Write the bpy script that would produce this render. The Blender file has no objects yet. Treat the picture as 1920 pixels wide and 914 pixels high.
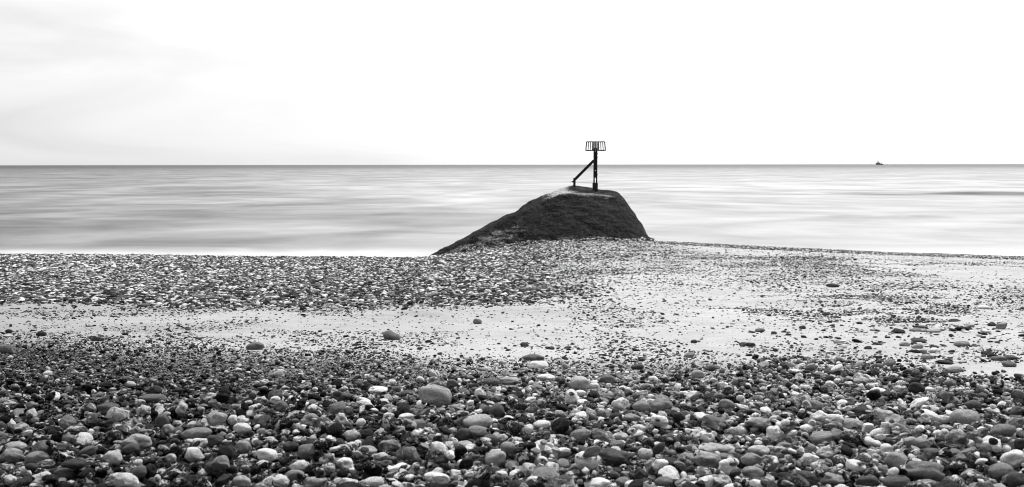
import bpy, bmesh, math, random
import numpy as np
from mathutils import Vector, Matrix, Euler, noise as mnoise

# ------------------------------------------------------------------ camera, world, sun, exposure
SC = bpy.context.scene
COL = SC.collection
F = 1867.0                      # focal length in photo pixels (photo is 1920 x 914)
HC = 0.80                       # camera height above the shingle under it
PITCH = math.atan(148.0 / F)
ROLL = -0.0013
WATER_Z = -3.03

cam_d = bpy.data.cameras.new("camera")
cam = bpy.data.objects.new("camera", cam_d); COL.objects.link(cam)
cam_d.sensor_width = 36.0
cam_d.lens = 36.0 * F / 1920.0
cam_d.clip_start = 0.05
cam_d.clip_end = 90000.0
cam.matrix_world = (Matrix.Translation((0, 0, HC)) @ Matrix.Rotation(math.pi/2 - PITCH, 4, 'X')
                    @ Matrix.Rotation(ROLL, 4, 'Z'))
cam_d.dof.use_dof = True
cam_d.dof.focus_distance = 7.5
cam_d.dof.aperture_fstop = 7.1
SC.camera = cam

SUN_EL, SUN_AZ = math.radians(52), math.radians(28)   # high, over the sea a little to the right
world = bpy.data.worlds.new("World"); SC.world = world; world.use_nodes = True
wn, wl = world.node_tree.nodes, world.node_tree.links
wn.clear()
def N(nodes, typ, **kw):
    n = nodes.new(typ)
    for k, v in kw.items(): setattr(n, k, v)
    return n
def math_node(nodes, links, op, a, b=None, c=None, clamp=False):
    n = nodes.new('ShaderNodeMath'); n.operation = op; n.use_clamp = clamp
    for i, v in enumerate((a, b, c)):
        if v is None: continue
        if isinstance(v, (int, float)): n.inputs[i].default_value = v
        else: links.new(v, n.inputs[i])
    return n.outputs[0]
def maprange(nodes, links, v, a, b, c, d, smooth=False):
    n = nodes.new('ShaderNodeMapRange')
    if smooth: n.interpolation_type = 'SMOOTHSTEP'
    links.new(v, n.inputs[0])
    for i, q in enumerate((a, b, c, d)): n.inputs[i+1].default_value = q
    return n.outputs[0]

sky = N(wn, 'ShaderNodeTexSky', sky_type='NISHITA', sun_disc=False)
sky.sun_elevation = SUN_EL; sky.sun_rotation = SUN_AZ
sky.dust_density = 3.0; sky.air_density = 1.0
bw = N(wn, 'ShaderNodeRGBToBW'); wl.new(sky.outputs[0], bw.inputs[0])
tc = N(wn, 'ShaderNodeTexCoord')
sep = N(wn, 'ShaderNodeSeparateXYZ'); wl.new(tc.outputs['Generated'], sep.inputs[0])
mpn = N(wn, 'ShaderNodeMapping'); wl.new(tc.outputs['Generated'], mpn.inputs[0])
mpn.inputs['Scale'].default_value = (1.6, 1.6, 9.0); mpn.inputs['Location'].default_value = (2.3, 0.4, 0.2)
mpn.inputs['Rotation'].default_value = (0, math.radians(6), 0)
nz = N(wn, 'ShaderNodeTexNoise'); wl.new(mpn.outputs[0], nz.inputs[0])
nz.inputs['Scale'].default_value = 1.5; nz.inputs['Detail'].default_value = 5; nz.inputs['Roughness'].default_value = 0.55
nz.inputs['Distortion'].default_value = 0.6
# an overcast sky is far brighter overhead than at the horizon
up = math_node(wn, wl, 'MAXIMUM', sep.outputs[2], 0.0)
grad = math_node(wn, wl, 'POWER', up, 1.25)
grad = math_node(wn, wl, 'MULTIPLY_ADD', grad, 11.6, 4.75)
side = maprange(wn, wl, sep.outputs[0], -0.50, 0.35, 0.0, 1.0)      # thinner cloud to the right
side = math_node(wn, wl, 'MULTIPLY_ADD', side, 3.1, 0.0)
cl = maprange(wn, wl, nz.outputs[0], 0.28, 0.68, -0.7, 0.9)
v = math_node(wn, wl, 'ADD', grad, side)
v = math_node(wn, wl, 'ADD', v, cl)
v = math_node(wn, wl, 'MULTIPLY_ADD', bw.outputs[0], 0.10, v)
# sky dimming added behind the camera, to keep camera-facing sides dark
v = math_node(wn, wl, 'MULTIPLY', v, maprange(wn, wl, sep.outputs[1], -0.45, 0.35, 0.22, 0.88, True))
bg = N(wn, 'ShaderNodeBackground'); wl.new(v, bg.inputs[0]); bg.inputs[1].default_value = 0.1
wo = N(wn, 'ShaderNodeOutputWorld'); wl.new(bg.outputs[0], wo.inputs[0])

sd = bpy.data.lights.new("sun", 'SUN'); sd.energy = 2.3; sd.angle = math.radians(10); sd.color = (1, 1, 1)
sun = bpy.data.objects.new("sun", sd); COL.objects.link(sun)
sdir = Vector((math.sin(SUN_AZ)*math.cos(SUN_EL), math.cos(SUN_AZ)*math.cos(SUN_EL), math.sin(SUN_EL)))
sun.rotation_euler = sdir.to_track_quat('Z', 'Y').to_euler(); sun.location = (20, 30, 40)

SC.view_settings.view_transform = 'Standard'; SC.view_settings.look = 'None'
SC.view_settings.exposure = 0.75; SC.view_settings.gamma = 1.0
SC.view_settings.use_curve_mapping = False
SC.render.engine = 'CYCLES'
SC.render.resolution_x, SC.render.resolution_y = 1024, 487
SC.cycles.pixel_filter_type = 'BLACKMAN_HARRIS'; SC.cycles.filter_width = 1.05
SC.cycles.max_bounces = 4; SC.cycles.diffuse_bounces = 1

# ------------------------------------------------------------------ maths helpers
rng = np.random.default_rng(7)
cp, sp = math.cos(PITCH), math.sin(PITCH)
def project(x, y, z):
    r = np.asarray(z) - HC
    fw = np.asarray(y)*cp - r*sp
    up_ = np.asarray(y)*sp + r*cp
    u = 960 + F*np.asarray(x)/fw
    w = 457 - F*up_/fw
    return u, w - (u-960)*0.0013
def ray(u, v):
    v = v + (u-960)*0.0013
    a, b = (u-960)/F, (457-v)/F
    return np.array([a, cp + b*sp, -sp + b*cp])
def at_depth(u, v, y):
    d = ray(u, v); t = y/d[1]
    return Vector((d[0]*t, y, HC + d[2]*t))
_H = rng.random((512, 512))
def vnoise(x, y):
    xi = np.floor(x).astype(int); yi = np.floor(y).astype(int)
    fx = x-xi; fy = y-yi; fx = fx*fx*(3-2*fx); fy = fy*fy*(3-2*fy)
    g = lambda i, j: _H[i % 512, j % 512]
    return (g(xi, yi)*(1-fx)*(1-fy) + g(xi+1, yi)*fx*(1-fy) + g(xi, yi+1)*(1-fx)*fy + g(xi+1, yi+1)*fx*fy)
def fbm(x, y, o=4, s=0):
    x = np.asarray(x, float); y = np.asarray(y, float)
    t = 0; a = 0.5; n = 0
    for i in range(o):
        t = t + a*vnoise(x*2**i+17.3*i+s, y*2**i+9.1*i+s*1.7); n += a; a *= 0.5
    return t/n
def sstep(a, b, x):
    t = np.clip((np.asarray(x, float)-a)/(b-a), 0, 1); return t*t*(3-2*t)

CREST_U = [-2500, 0, 300, 500, 780, 860, 950, 1020, 1120, 1220, 1300, 1400, 1600, 1920, 4400]
CREST_R = [473, 475, 477, 480, 482, 474, 463, 456, 451, 451, 455, 461, 470, 482, 500]
CX = [(u-960)/F*40.0 for u in CREST_U]
CR = [(475-r)*40.0/F for r in CREST_R]
def ground(x, y):
    x = np.asarray(x, float); y = np.asarray(y, float)
    hump = np.interp(x, CX, CR)
    z = -0.07*y - 0.02*0 + hump*sstep(9, 37, y) + 0.0
    # gentle swell of the beach and small scale unevenness
    z = z + 0.05*(fbm(x*0.35, y*0.35, 3, 3)-0.5)*sstep(5, 12, y)
    z = z + 0.018*(fbm(x*2.2, y*2.2, 3, 11)-0.5)*sstep(2, 7, y)
    z = z + 0.02*(fbm(x*1.3, y*1.3, 2, 21)-0.5)
    z = z + 0.05*(fbm(x*0.9, y*0.5, 3, 31)-0.5)*sstep(30, 40, y)
    over = np.maximum(y-40.0, 0)
    z = z - 0.10*over*sstep(0, 1.5, over) - 0.0*over
    return np.maximum(z, -7.0)

def mesh_obj(name, verts, faces, mat=None, parent=None, smooth=True):
    me = bpy.data.meshes.new(name)
    me.from_pydata([tuple(v) for v in verts], [], [tuple(f) for f in faces]); me.update()
    if smooth: me.polygons.foreach_set('use_smooth', [True]*len(me.polygons))
    o = bpy.data.objects.new(name, me); COL.objects.link(o)
    if mat: me.materials.append(mat)
    if parent: o.parent = parent
    return o
def bm_obj(name, bm, mat, parent=None, smooth=False, bevel=0):
    me = bpy.data.meshes.new(name); bmesh.ops.recalc_face_normals(bm, faces=bm.faces); bm.to_mesh(me); bm.free()
    me.materials.append(mat)
    if smooth: me.polygons.foreach_set('use_smooth', [True]*len(me.polygons))
    o = bpy.data.objects.new(name, me); COL.objects.link(o)
    if parent: o.parent = parent
    if bevel:
        m = o.modifiers.new('bevel', 'BEVEL'); m.width = bevel; m.segments = 2; m.limit_method = 'ANGLE'
    return o
def box(bm, cx, cy, cz, sx, sy, sz, rot=None):
    M = Matrix.Translation((cx, cy, cz))
    if rot is not None: M = M @ rot
    bmesh.ops.create_cube(bm, size=1.0, matrix=M @ Matrix.Diagonal((sx, sy, sz, 1)))
def beam(bm, a, b, wx, wy):
    a = Vector(a); b = Vector(b); d = b-a
    q = d.to_track_quat('Z', 'Y').to_matrix().to_4x4()
    bmesh.ops.create_cube(bm, size=1.0, matrix=Matrix.Translation((a+b)/2) @ q @ Matrix.Diagonal((wx, wy, d.length, 1)))
def cyl(bm, a, b, r, r2=None, seg=14):
    a = Vector(a); b = Vector(b); d = b-a
    q = d.to_track_quat('Z', 'Y').to_matrix().to_4x4()
    bmesh.ops.create_cone(bm, cap_ends=True, segments=seg, radius1=r, radius2=r if r2 is None else r2, depth=d.length,
                          matrix=Matrix.Translation((a+b)/2) @ q)
def tag(o, label=None, cat=None, group=None, kind=None):
    if label: o['label'] = label
    if cat: o['category'] = cat
    if group: o['group'] = group
    if kind: o['kind'] = kind
    return o

# ------------------------------------------------------------------ materials
def newmat(name):
    m = bpy.data.materials.new(name); m.use_nodes = True
    nt = m.node_tree; p = nt.nodes['Principled BSDF']
    return m, nt.nodes, nt.links, p
def noise_t(n, l, vec, scale, detail=4, rough=0.5, dist=0.0):
    t = n.new('ShaderNodeTexNoise'); l.new(vec, t.inputs[0])
    t.inputs['Scale'].default_value = scale; t.inputs['Detail'].default_value = detail
    t.inputs['Roughness'].default_value = rough; t.inputs['Distortion'].default_value = dist
    return t.outputs[0]
def mapping(n, l, vec, sc=(1, 1, 1), rot=(0, 0, 0)):
    t = n.new('ShaderNodeMapping'); l.new(vec, t.inputs[0])
    t.inputs['Scale'].default_value = sc; t.inputs['Rotation'].default_value = rot
    return t.outputs[0]
def grey(n, l, val, inp):
    c = n.new('ShaderNodeCombineColor')
    for i in range(3): l.new(val, c.inputs[i])
    l.new(c.outputs[0], inp)

def stone_material():
    m, n, l, p = newmat('stone')
    def attr(name, kind):
        a = n.new('ShaderNodeAttribute'); a.attribute_name = name; a.attribute_type = kind; return a.outputs['Fac']
    mul = lambda a, b: math_node(n, l, 'MULTIPLY', a, b)
    add = lambda a, b: math_node(n, l, 'ADD', a, b)
    sh = add(attr('pshade', 'INSTANCER'), attr('oshade', 'OBJECT'))
    pt = add(attr('ppat', 'INSTANCER'), attr('opat', 'OBJECT'))       # 0 plain .. 1 strongly mottled flint
    seed = add(attr('pseed', 'INSTANCER'), attr('oseed', 'OBJECT'))
    t = n.new('ShaderNodeTexCoord')
    cmb = n.new('ShaderNodeCombineXYZ'); l.new(seed, cmb.inputs[0]); l.new(mul(seed, 1.7), cmb.inputs[1]); l.new(mul(seed, 0.6), cmb.inputs[2])
    va = n.new('ShaderNodeVectorMath'); va.operation = 'ADD'; l.new(t.outputs['Object'], va.inputs[0]); l.new(cmb.outputs[0], va.inputs[1])
    P = va.outputs[0]
    big = noise_t(n, l, P, 0.9, 5, 0.6, 0.8)
    fine = noise_t(n, l, P, 7.0, 6, 0.7)
    speck = noise_t(n, l, P, 22.0, 3, 0.6)
    vein = noise_t(n, l, mapping(n, l, P, (1.3, 0.5, 1.0), (0.4, 0.7, 0.3)), 1.5, 3, 0.5, 1.2)
    # base tone, gently clouded
    tone = mul(sh, maprange(n, l, big, 0.3, 0.7, 0.72, 1.28))
    tone = mul(tone, maprange(n, l, fine, 0.25, 0.75, 0.58, 1.42))
    tone = mul(tone, maprange(n, l, speck, 0.3, 0.7, 0.72, 1.25))
    # chalky rind patches on a dark flint, or dark patches on a white one
    patch = maprange(n, l, big, 0.53, 0.58, 0.0, 1.0)
    patch = mul(patch, maprange(n, l, fine, 0.32, 0.5, 0.35, 1.0))
    inv = maprange(n, l, sh, 0.25, 0.42, 0.62, 0.07)
    pm = mul(patch, maprange(n, l, pt, 0.45, 0.75, 0.0, 1.0))
    mx = n.new('ShaderNodeMix'); l.new(pm, mx.inputs[0]); l.new(tone, mx.inputs[2]); l.new(inv, mx.inputs[3])
    tone = mx.outputs[0]
    # thin veins
    vl = math_node(n, l, 'ABSOLUTE', math_node(n, l, 'SUBTRACT', vein, 0.5))
    vm = mul(maprange(n, l, vl, 0.0, 0.012, 1.0, 0.0), maprange(n, l, pt, 0.3, 0.7, 0.0, 0.75))
    mx2 = n.new('ShaderNodeMix'); l.new(vm, mx2.inputs[0]); l.new(tone, mx2.inputs[2]); l.new(mul(inv, 0.9), mx2.inputs[3])
    tone = mx2.outputs[0]
    # small dark pits
    vo = n.new('ShaderNodeTexVoronoi'); l.new(P, vo.inputs[0]); vo.inputs['Scale'].default_value = 5.5
    pit = mul(maprange(n, l, vo.outputs[0], 0.08, 0.2, 0.45, 0.0), maprange(n, l, big, 0.4, 0.6, 0.0, 1.0))
    tone = mul(tone, math_node(n, l, 'SUBTRACT', 1.0, pit))
    tone = math_node(n, l, 'MINIMUM', tone, 0.86)
    grey(n, l, tone, p.inputs['Base Color'])
    p.inputs['Roughness'].default_value = 0.62
    l.new(maprange(n, l, fine, 0.3, 0.7, 0.48, 0.78), p.inputs['Roughness'])
    p.inputs['Specular IOR Level'].default_value = 0.06
    b = n.new('ShaderNodeBump'); b.inputs['Strength'].default_value = 0.65; b.inputs['Distance'].default_value = 0.06
    hh = math_node(n, l, 'MULTIPLY_ADD', fine, 0.7, mul(speck, 0.35))
    hh = math_node(n, l, 'SUBTRACT', hh, mul(pit, 1.0)); hh = math_node(n, l, 'SUBTRACT', hh, mul(vm, 0.4))
    l.new(hh, b.inputs['Height']); l.new(b.outputs[0], p.inputs['Normal'])
    return m
M_STONE = stone_material()

def sand_material():
    m, n, l, p = newmat('sand')
    t = n.new('ShaderNodeTexCoord'); P = t.outputs['Object']
    Ps = mapping(n, l, P, (0.6, 1.0, 1.0))
    a = noise_t(n, l, Ps, 0.55, 5, 0.55)
    b_ = noise_t(n, l, Ps, 6.0, 6, 0.6)
    c = noise_t(n, l, P, 90.0, 3, 0.7)
    g = noise_t(n, l, P, 320.0, 2, 0.6)
    mul = lambda a, b: math_node(n, l, 'MULTIPLY', a, b)
    v = mul(maprange(n, l, a, 0.3, 0.7, 0.262, 0.335), maprange(n, l, b_, 0.3, 0.7, 0.84, 1.12))
    v = mul(v, maprange(n, l, c, 0.3, 0.7, 0.78, 1.18))
    v = mul(v, maprange(n, l, g, 0.3, 0.7, 0.85, 1.12))
    # grit: dark grains lying in the sand
    vo = n.new('ShaderNodeTexVoronoi'); l.new(P, vo.inputs[0]); vo.inputs['Scale'].default_value = 55.0
    gm = mul(maprange(n, l, vo.outputs[0], 0.14, 0.24, 1.0, 0.0), maprange(n, l, b_, 0.42, 0.60, 0.0, 0.85))
    v = mul(v, math_node(n, l, 'SUBTRACT', 1.0, gm))
    sep = n.new('ShaderNodeSeparateXYZ'); l.new(P, sep.inputs[0])
    # darker sand on the left side of the beach
    ratio = math_node(n, l, 'DIVIDE', sep.outputs[0], math_node(n, l, 'ADD', sep.outputs[1], 2.0))
    v = mul(v, maprange(n, l, math_node(n, l, 'MULTIPLY_ADD', a, 0.3, ratio), -0.45, 0.25, 0.76, 1.12, True))
    ga = n.new('ShaderNodeAttribute'); ga.attribute_name = 'grit'
    gmx = n.new('ShaderNodeMix'); l.new(ga.outputs['Fac'], gmx.inputs[0]); gt = maprange(n, l, ratio, -0.3, 0.15, 0.03, 0.17); l.new(v, gmx.inputs[2]); l.new(mul(maprange(n, l, c, .35, .65, .3, 1.7), gt), gmx.inputs[3]); v = gmx.outputs[0]
    grey(n, l, v, p.inputs['Base Color'])
    p.inputs['Roughness'].default_value = 0.9; p.inputs['Specular IOR Level'].default_value = 0.15
    bb = n.new('ShaderNodeBump'); bb.inputs['Strength'].default_value = 0.6; bb.inputs['Distance'].default_value = 0.012
    l.new(math_node(n, l, 'MULTIPLY_ADD', b_, 1.2, mul(c, 0.35)), bb.inputs['Height']); l.new(bb.outputs[0], p.inputs['Normal'])
    return m
M_SAND = sand_material()

def sea_material():
    m, n, l, p = newmat('sea_water')
    t = n.new('ShaderNodeTexCoord'); P = t.outputs['Object']
    mul = lambda a, b: math_node(n, l, 'MULTIPLY', a, b)
    sep = n.new('ShaderNodeSeparateXYZ'); l.new(P, sep.inputs[0])
    X, Y = sep.outputs[0], sep.outputs[1]
    s1 = noise_t(n, l, mapping(n, l, P, (0.06, 0.045, 1), (0, 0, 0.05)), 1.0, 7, 0.5, 1.0)
    s2 = noise_t(n, l, mapping(n, l, P, (0.16, 0.20, 1), (0, 0, -0.06)), 1.0, 5, 0.5, 0.8)
    s3 = noise_t(n, l, mapping(n, l, P, (0.5, 2.4, 1)), 1.0, 5, 0.7, 0.3)
    far = noise_t(n, l, mapping(n, l, P, (0.004, 0.008, 1)), 1.0, 8, 0.7, 0.5)
    ratio = math_node(n, l, 'DIVIDE', X, Y)
    # surf stirred white to the right of the groyne, smoother greyer water to the left
    side = maprange(n, l, math_node(n, l, 'MULTIPLY_ADD', s1, 0.25, ratio), -0.5, 0.28, 0.0, 1.0, True)
    v = math_node(n, l, 'MULTIPLY_ADD', side, 0.185, 0.165)
    k = math_node(n, l, 'MULTIPLY_ADD', side, 0.12, 0.20)
    v = math_node(n, l, 'ADD', v, mul(math_node(n, l, 'SUBTRACT', s1, 0.5), math_node(n, l, 'MULTIPLY', k, 1.5)))
    v = math_node(n, l, 'ADD', v, mul(math_node(n, l, 'SUBTRACT', s2, 0.5), 0.20))
    v = math_node(n, l, 'ADD', v, mul(math_node(n, l, 'SUBTRACT', s3, 0.5), 0.05))
    # open sea beyond the surf zone is darker
    fd = maprange(n, l, math_node(n, l, 'MULTIPLY_ADD', far, 700.0, Y), 300.0, 2000.0, 1.0, 0.45, True)
    v = mul(v, fd)
    v = mul(v, maprange(n, l, far, 0.3, 0.7, 0.85, 1.15))
    # a few darker wave troughs
    for (tx, ty, rx, ry, dp) in ((63, 130, 9, 9, .20), (46, 127, 14, 5, .12), (27, 72, 5, 3, .08), (-31, 95, 12, 5, .05)):
        ex = math_node(n, l, 'DIVIDE', math_node(n, l, 'SUBTRACT', math_node(n, l, 'MULTIPLY_ADD', s1, 12.0, X), tx+6.0), rx)
        ey = math_node(n, l, 'DIVIDE', math_node(n, l, 'SUBTRACT', math_node(n, l, 'MULTIPLY_ADD', s2, ry*1.6, Y), ty+ry*.8), ry)
        q = math_node(n, l, 'ADD', mul(ex, ex), mul(ey, ey))
        v = math_node(n, l, 'SUBTRACT', v, maprange(n, l, q, 0.0, 1.8, dp, 0.0, True))
    # foam at the wash on the left
    fo = math_node(n, l, 'ADD', Y, mul(s2, 7.0)); fo = math_node(n, l, 'ADD', fo, mul(s3, 3.5))
    fm = maprange(n, l, fo, 47.6, 52.5, 1.0, 0.0, True)
    mx = n.new('ShaderNodeMix'); l.new(fm, mx.inputs[0]); l.new(v, mx.inputs[2]); l.new(maprange(n, l, s3, .3, .7, 0.38, 0.52), mx.inputs[3])
    v = math_node(n, l, 'MAXIMUM', mx.outputs[0], 0.03)
    grey(n, l, v, p.inputs['Base Color'])
    p.inputs['Roughness'].default_value = 0.55
    p.inputs['Specular IOR Level'].default_value = 0.06
    p.inputs['IOR'].default_value = 1.15
    return m
M_SEA = sea_material()

def groyne_material():
    m, n, l, p = newmat('groyne_rock')
    t = n.new('ShaderNodeTexCoord'); P = t.outputs['Object']
    mul = lambda a, b: math_node(n, l, 'MULTIPLY', a, b)
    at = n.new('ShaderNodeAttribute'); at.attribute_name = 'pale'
    lay = noise_t(n, l, mapping(n, l, P, (0.8, 0.8, 2.6), (0, 0.42, 0)), 2.2, 7, 0.65, 0.3)
    fi = noise_t(n, l, P, 14.0, 6, 0.75)
    sp_ = noise_t(n, l, P, 38.0, 2, 0.5)
    v = mul(maprange(n, l, lay, 0.35, 0.65, 0.004, 0.022), maprange(n, l, fi, 0.38, 0.62, 0.15, 2.2))
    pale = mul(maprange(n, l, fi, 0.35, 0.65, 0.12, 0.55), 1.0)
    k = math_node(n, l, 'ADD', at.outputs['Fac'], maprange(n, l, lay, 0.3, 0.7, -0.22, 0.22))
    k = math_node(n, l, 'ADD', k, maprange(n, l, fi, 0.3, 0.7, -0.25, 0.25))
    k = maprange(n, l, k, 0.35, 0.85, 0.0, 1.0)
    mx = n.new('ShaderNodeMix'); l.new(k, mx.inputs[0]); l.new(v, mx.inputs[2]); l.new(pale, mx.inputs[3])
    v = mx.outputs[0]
    v = math_node(n, l, 'ADD', v, maprange(n, l, sp_, 0.68, 0.76, 0.0, 0.30))
    grey(n, l, v, p.inputs['Base Color'])
    p.inputs['Roughness'].default_value = 0.9; p.inputs['Specular IOR Level'].default_value = 0.03
    b = n.new('ShaderNodeBump'); b.inputs['Strength'].default_value = 0.9; b.inputs['Distance'].default_value = 0.12
    l.new(math_node(n, l, 'MULTIPLY_ADD', fi, 0.6, lay), b.inputs['Height']); l.new(b.outputs[0], p.inputs['Normal'])
    return m
M_GROYNE = groyne_material()

def plain(name, base, rough=0.6, metal=0.0, var=0.35, scale=9.0, spec=0.3):
    m, n, l, p = newmat(name)
    t = n.new('ShaderNodeTexCoord')
    a = noise_t(n, l, t.outputs['Object'], scale, 5, 0.65)
    grey(n, l, maprange(n, l, a, 0.3, 0.7, base*(1-var), base*(1+var)), p.inputs['Base Color'])
    p.inputs['Roughness'].default_value = rough; p.inputs['Metallic'].default_value = metal
    p.inputs['Specular IOR Level'].default_value = spec
    b = n.new('ShaderNodeBump'); b.inputs['Strength'].default_value = 0.3; b.inputs['Distance'].default_value = 0.01
    l.new(a, b.inputs['Height']); l.new(b.outputs[0], p.inputs['Normal'])
    return m
M_TIMBER = plain('tarred_timber', 0.012, 0.8)
M_IRON = plain('rusted_iron', 0.018, 0.7)
M_CAGE = plain('weathered_cage_metal', 0.035, 0.6)
M_PLATE = plain('galvanised_plate', 0.62, 0.5)
M_HULL = plain('hull_paint', 0.17, 0.5, scale=0.2)
M_WHITE = plain('ship_white_paint', 0.75, 0.5, scale=0.2, var=0.1)
M_SHIPGREY = plain('ship_grey_paint', 0.2, 0.5, scale=0.2)
M_WOOD = plain('driftwood_bark', 0.09, 0.8, scale=30)

# ------------------------------------------------------------------ setting: beach and sea
def spaced(a, b, step0, growth):
    out = [a]; s = step0
    while out[-1] < b: out.append(out[-1]+s); s *= growth
    return out
ys = np.array([-80, -50, -30, -18, -10, -6, -3, -1, 0.5] + list(np.arange(1.0, 11, 0.04)) + spaced(11.0, 46.0, 0.05, 1.006)[1:]
              + [47, 48, 50, 53, 57, 62, 70, 90, 130, 250])
xp = spaced(0.0, 6.0, 0.045, 1.0)[1:] + spaced(6.1, 30.0, 0.06, 1.012)[1:] + [34, 40, 50, 70, 110, 200, 400]
xs = np.array([-q for q in xp[::-1]] + [0.0] + xp)
GX, GY = np.meshgrid(xs, ys)
GZ = ground(GX, GY)
# scuffs and shallow prints in the sand band
for (u, v_, r, dep) in ((92, 577, 0.35, 0.03), (272, 573, 0.16, 0.035), (245, 589, 0.2, 0.02), (772, 588, 0.22, 0.04), (800, 590, 0.2, -0.03),
                       (1045, 604, 0.2, 0.02), (560, 560, 0.5, 0.03), (1180, 612, 0.25, 0.02), (1500, 570, 0.6, 0.03), (1700, 600, 0.4, 0.03)):
    d = ray(u, v_); t = 7.0
    for _ in range(60): t = (HC - float(ground(d[0]*t, d[1]*t)))/(-d[2])
    dx = (GX-d[0]*t)/r; dy = (GY-d[1]*t)/(r*0.9); q = dx*dx+dy*dy
    GZ -= dep*np.exp(-q*1.6) - dep*0.35*np.exp(-((np.sqrt(q)-1.2)**2)*8)
nx_, ny_ = len(xs), len(ys)
vs = np.stack([GX.ravel(), GY.ravel(), GZ.ravel()], 1)
i = np.arange(nx_*ny_).reshape(ny_, nx_)
fs = np.stack([i[:-1, :-1].ravel(), i[:-1, 1:].ravel(), i[1:, 1:].ravel(), i[1:, :-1].ravel()], 1)
me = bpy.data.meshes.new('beach')
me.vertices.add(len(vs)); me.vertices.foreach_set('co', vs.ravel())
me.loops.add(fs.size); me.loops.foreach_set('vertex_index', fs.ravel().astype(np.int32))
me.polygons.add(len(fs)); me.polygons.foreach_set('loop_start', (np.arange(len(fs))*4).astype(np.int32))
me.polygons.foreach_set('use_smooth', np.ones(len(fs), bool))
me.update(calc_edges=True); me.materials.append(M_SAND)
_u, _w = project(GX.ravel(), np.maximum(GY.ravel(), 0.6), ground(GX.ravel(), np.maximum(GY.ravel(), 0.6)))
_br = np.interp(_u, [-400, 0, 300, 600, 900, 1100, 1300, 1500, 1700, 1920, 2400], [622, 628, 640, 652, 668, 668, 668, 672, 690, 706, 700])
_g = sstep(4, 40, _w-_br + 32*(fbm(GX.ravel()*1.6, GY.ravel()*1.6, 3, 5)-0.5))*(GY.ravel() < 9)
_lf = (1-sstep(700, 1100, _u))*(1-sstep(548, 572, _w + 24*(fbm(GX.ravel()*.5, GY.ravel()*.3, 3, 8)-.5)))*(GY.ravel() > 9)
_g = np.maximum(_g, .85*_lf)
_a = me.attributes.new('grit', 'FLOAT', 'POINT'); _a.data.foreach_set('value', _g.astype(np.float32))
beach = bpy.data.objects.new('beach', me); COL.objects.link(beach); tag(beach, kind='structure')

sea = mesh_obj('sea', [(-40000, 36, WATER_Z), (40000, 36, WATER_Z), (40000, 40000, WATER_Z), (-40000, 40000, WATER_Z)], [(0, 1, 2, 3)], M_SEA)
tag(sea, kind='structure')

# ------------------------------------------------------------------ the groyne mound
# each station: silhouette (u, v) at the back edge, front top edge (u, v), toe (u, v)
ST = [ # back edge        front edge       front toe (all photo pixels), depth back, depth front, depth toe
    ((790, 488), (792, 489), (794, 492), 41.6, 41.2, 40.9),
    ((830, 466), (833, 471), (846, 486), 42.6, 41.9, 40.9),
    ((880, 440), (884, 446), (900, 478), 43.6, 42.6, 40.9),
    ((940, 407), (945, 414), (950, 474), 44.6, 43.4, 40.9),
    ((965, 396), (972, 403), (975, 470), 45.0, 43.7, 40.8),
    ((990, 381), (1000, 390), (1000, 468), 45.6, 44.0, 40.7),
    ((1020, 366), (1028, 375), (1022, 466), 46.2, 44.3, 40.6),
    ((1045, 357), (1048, 367), (1045, 464), 47.0, 44.5, 40.6),
    ((1074, 348), (1066, 364), (1066, 463), 48.4, 44.7, 40.6),
    ((1098, 351), (1090, 364), (1092, 462), 48.6, 44.8, 40.6),
    ((1120, 355), (1115, 366), (1120, 462), 48.4, 44.9, 40.6),
    ((1140, 358), (1138, 369), (1150, 462), 48.0, 45.2, 40.6),
    ((1158, 361), (1156, 372), (1180, 462), 47.4, 45.4, 40.7),
    ((1178, 382), (1172, 392), (1205, 463), 46.6, 45.0, 40.8),
    ((1198, 412), (1192, 418), (1216, 464), 45.6, 44.2, 41.0),
    ((1221, 453), (1214, 455), (1226, 466), 44.2, 43.2, 41.4)]
rows_ctrl = []
for (b, f, t, db, df, dt) in ST:
    B = at_depth(*b, db); Fr = at_depth(*f, df); T = at_depth(*t, dt)
    T.z -= 0.25
    bk = Vector((B.x + 0.5, B.y + 3.4, WATER_Z - 0.8))
    bk2 = B.lerp(bk, 0.35); bk2.z += 0.25*max(0, (B.z-WATER_Z)/2.6)
    mid = Fr.lerp(T, 0.45); mid.z += 0.13*max(0, (B.z-WATER_Z)/2.6)     # slightly bulging face
    rows_ctrl.append([T, mid, Fr, Fr.lerp(B, 0.5) + Vector((0, 0, 0.02)), B, bk2, bk])
rc = np.array([[list(v) for v in r] for r in rows_ctrl])          # stations x 7 x 3
def catmull(P, t):
    n = len(P); i = min(int(t), n-2); f = t-i
    p0, p1, p2, p3 = P[max(i-1, 0)], P[i], P[i+1], P[min(i+2, n-1)]
    c = 0.5*((2*p1)+(p2-p0)*f+(2*p0-5*p1+4*p2-p3)*f*f+(-p0+3*p1-3*p2+p3)*f**3)
    return 0.25*c + 0.75*(p1*(1-f)+p2*f)
NA, NB = 260, 150
S = len(ST)
gv = []; gp = []
for a in range(NA):
    ta = a/(NA-1)*(S-1)
    col_ = np.array([catmull(rc[:, j], ta) for j in range(7)])
    for b in range(NB):
        tb = b/(NB-1)*6
        q = catmull(col_, tb)
        gv.append(q); gp.append((ta, tb))
gv = np.array(gv); gp = np.array(gp)
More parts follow.
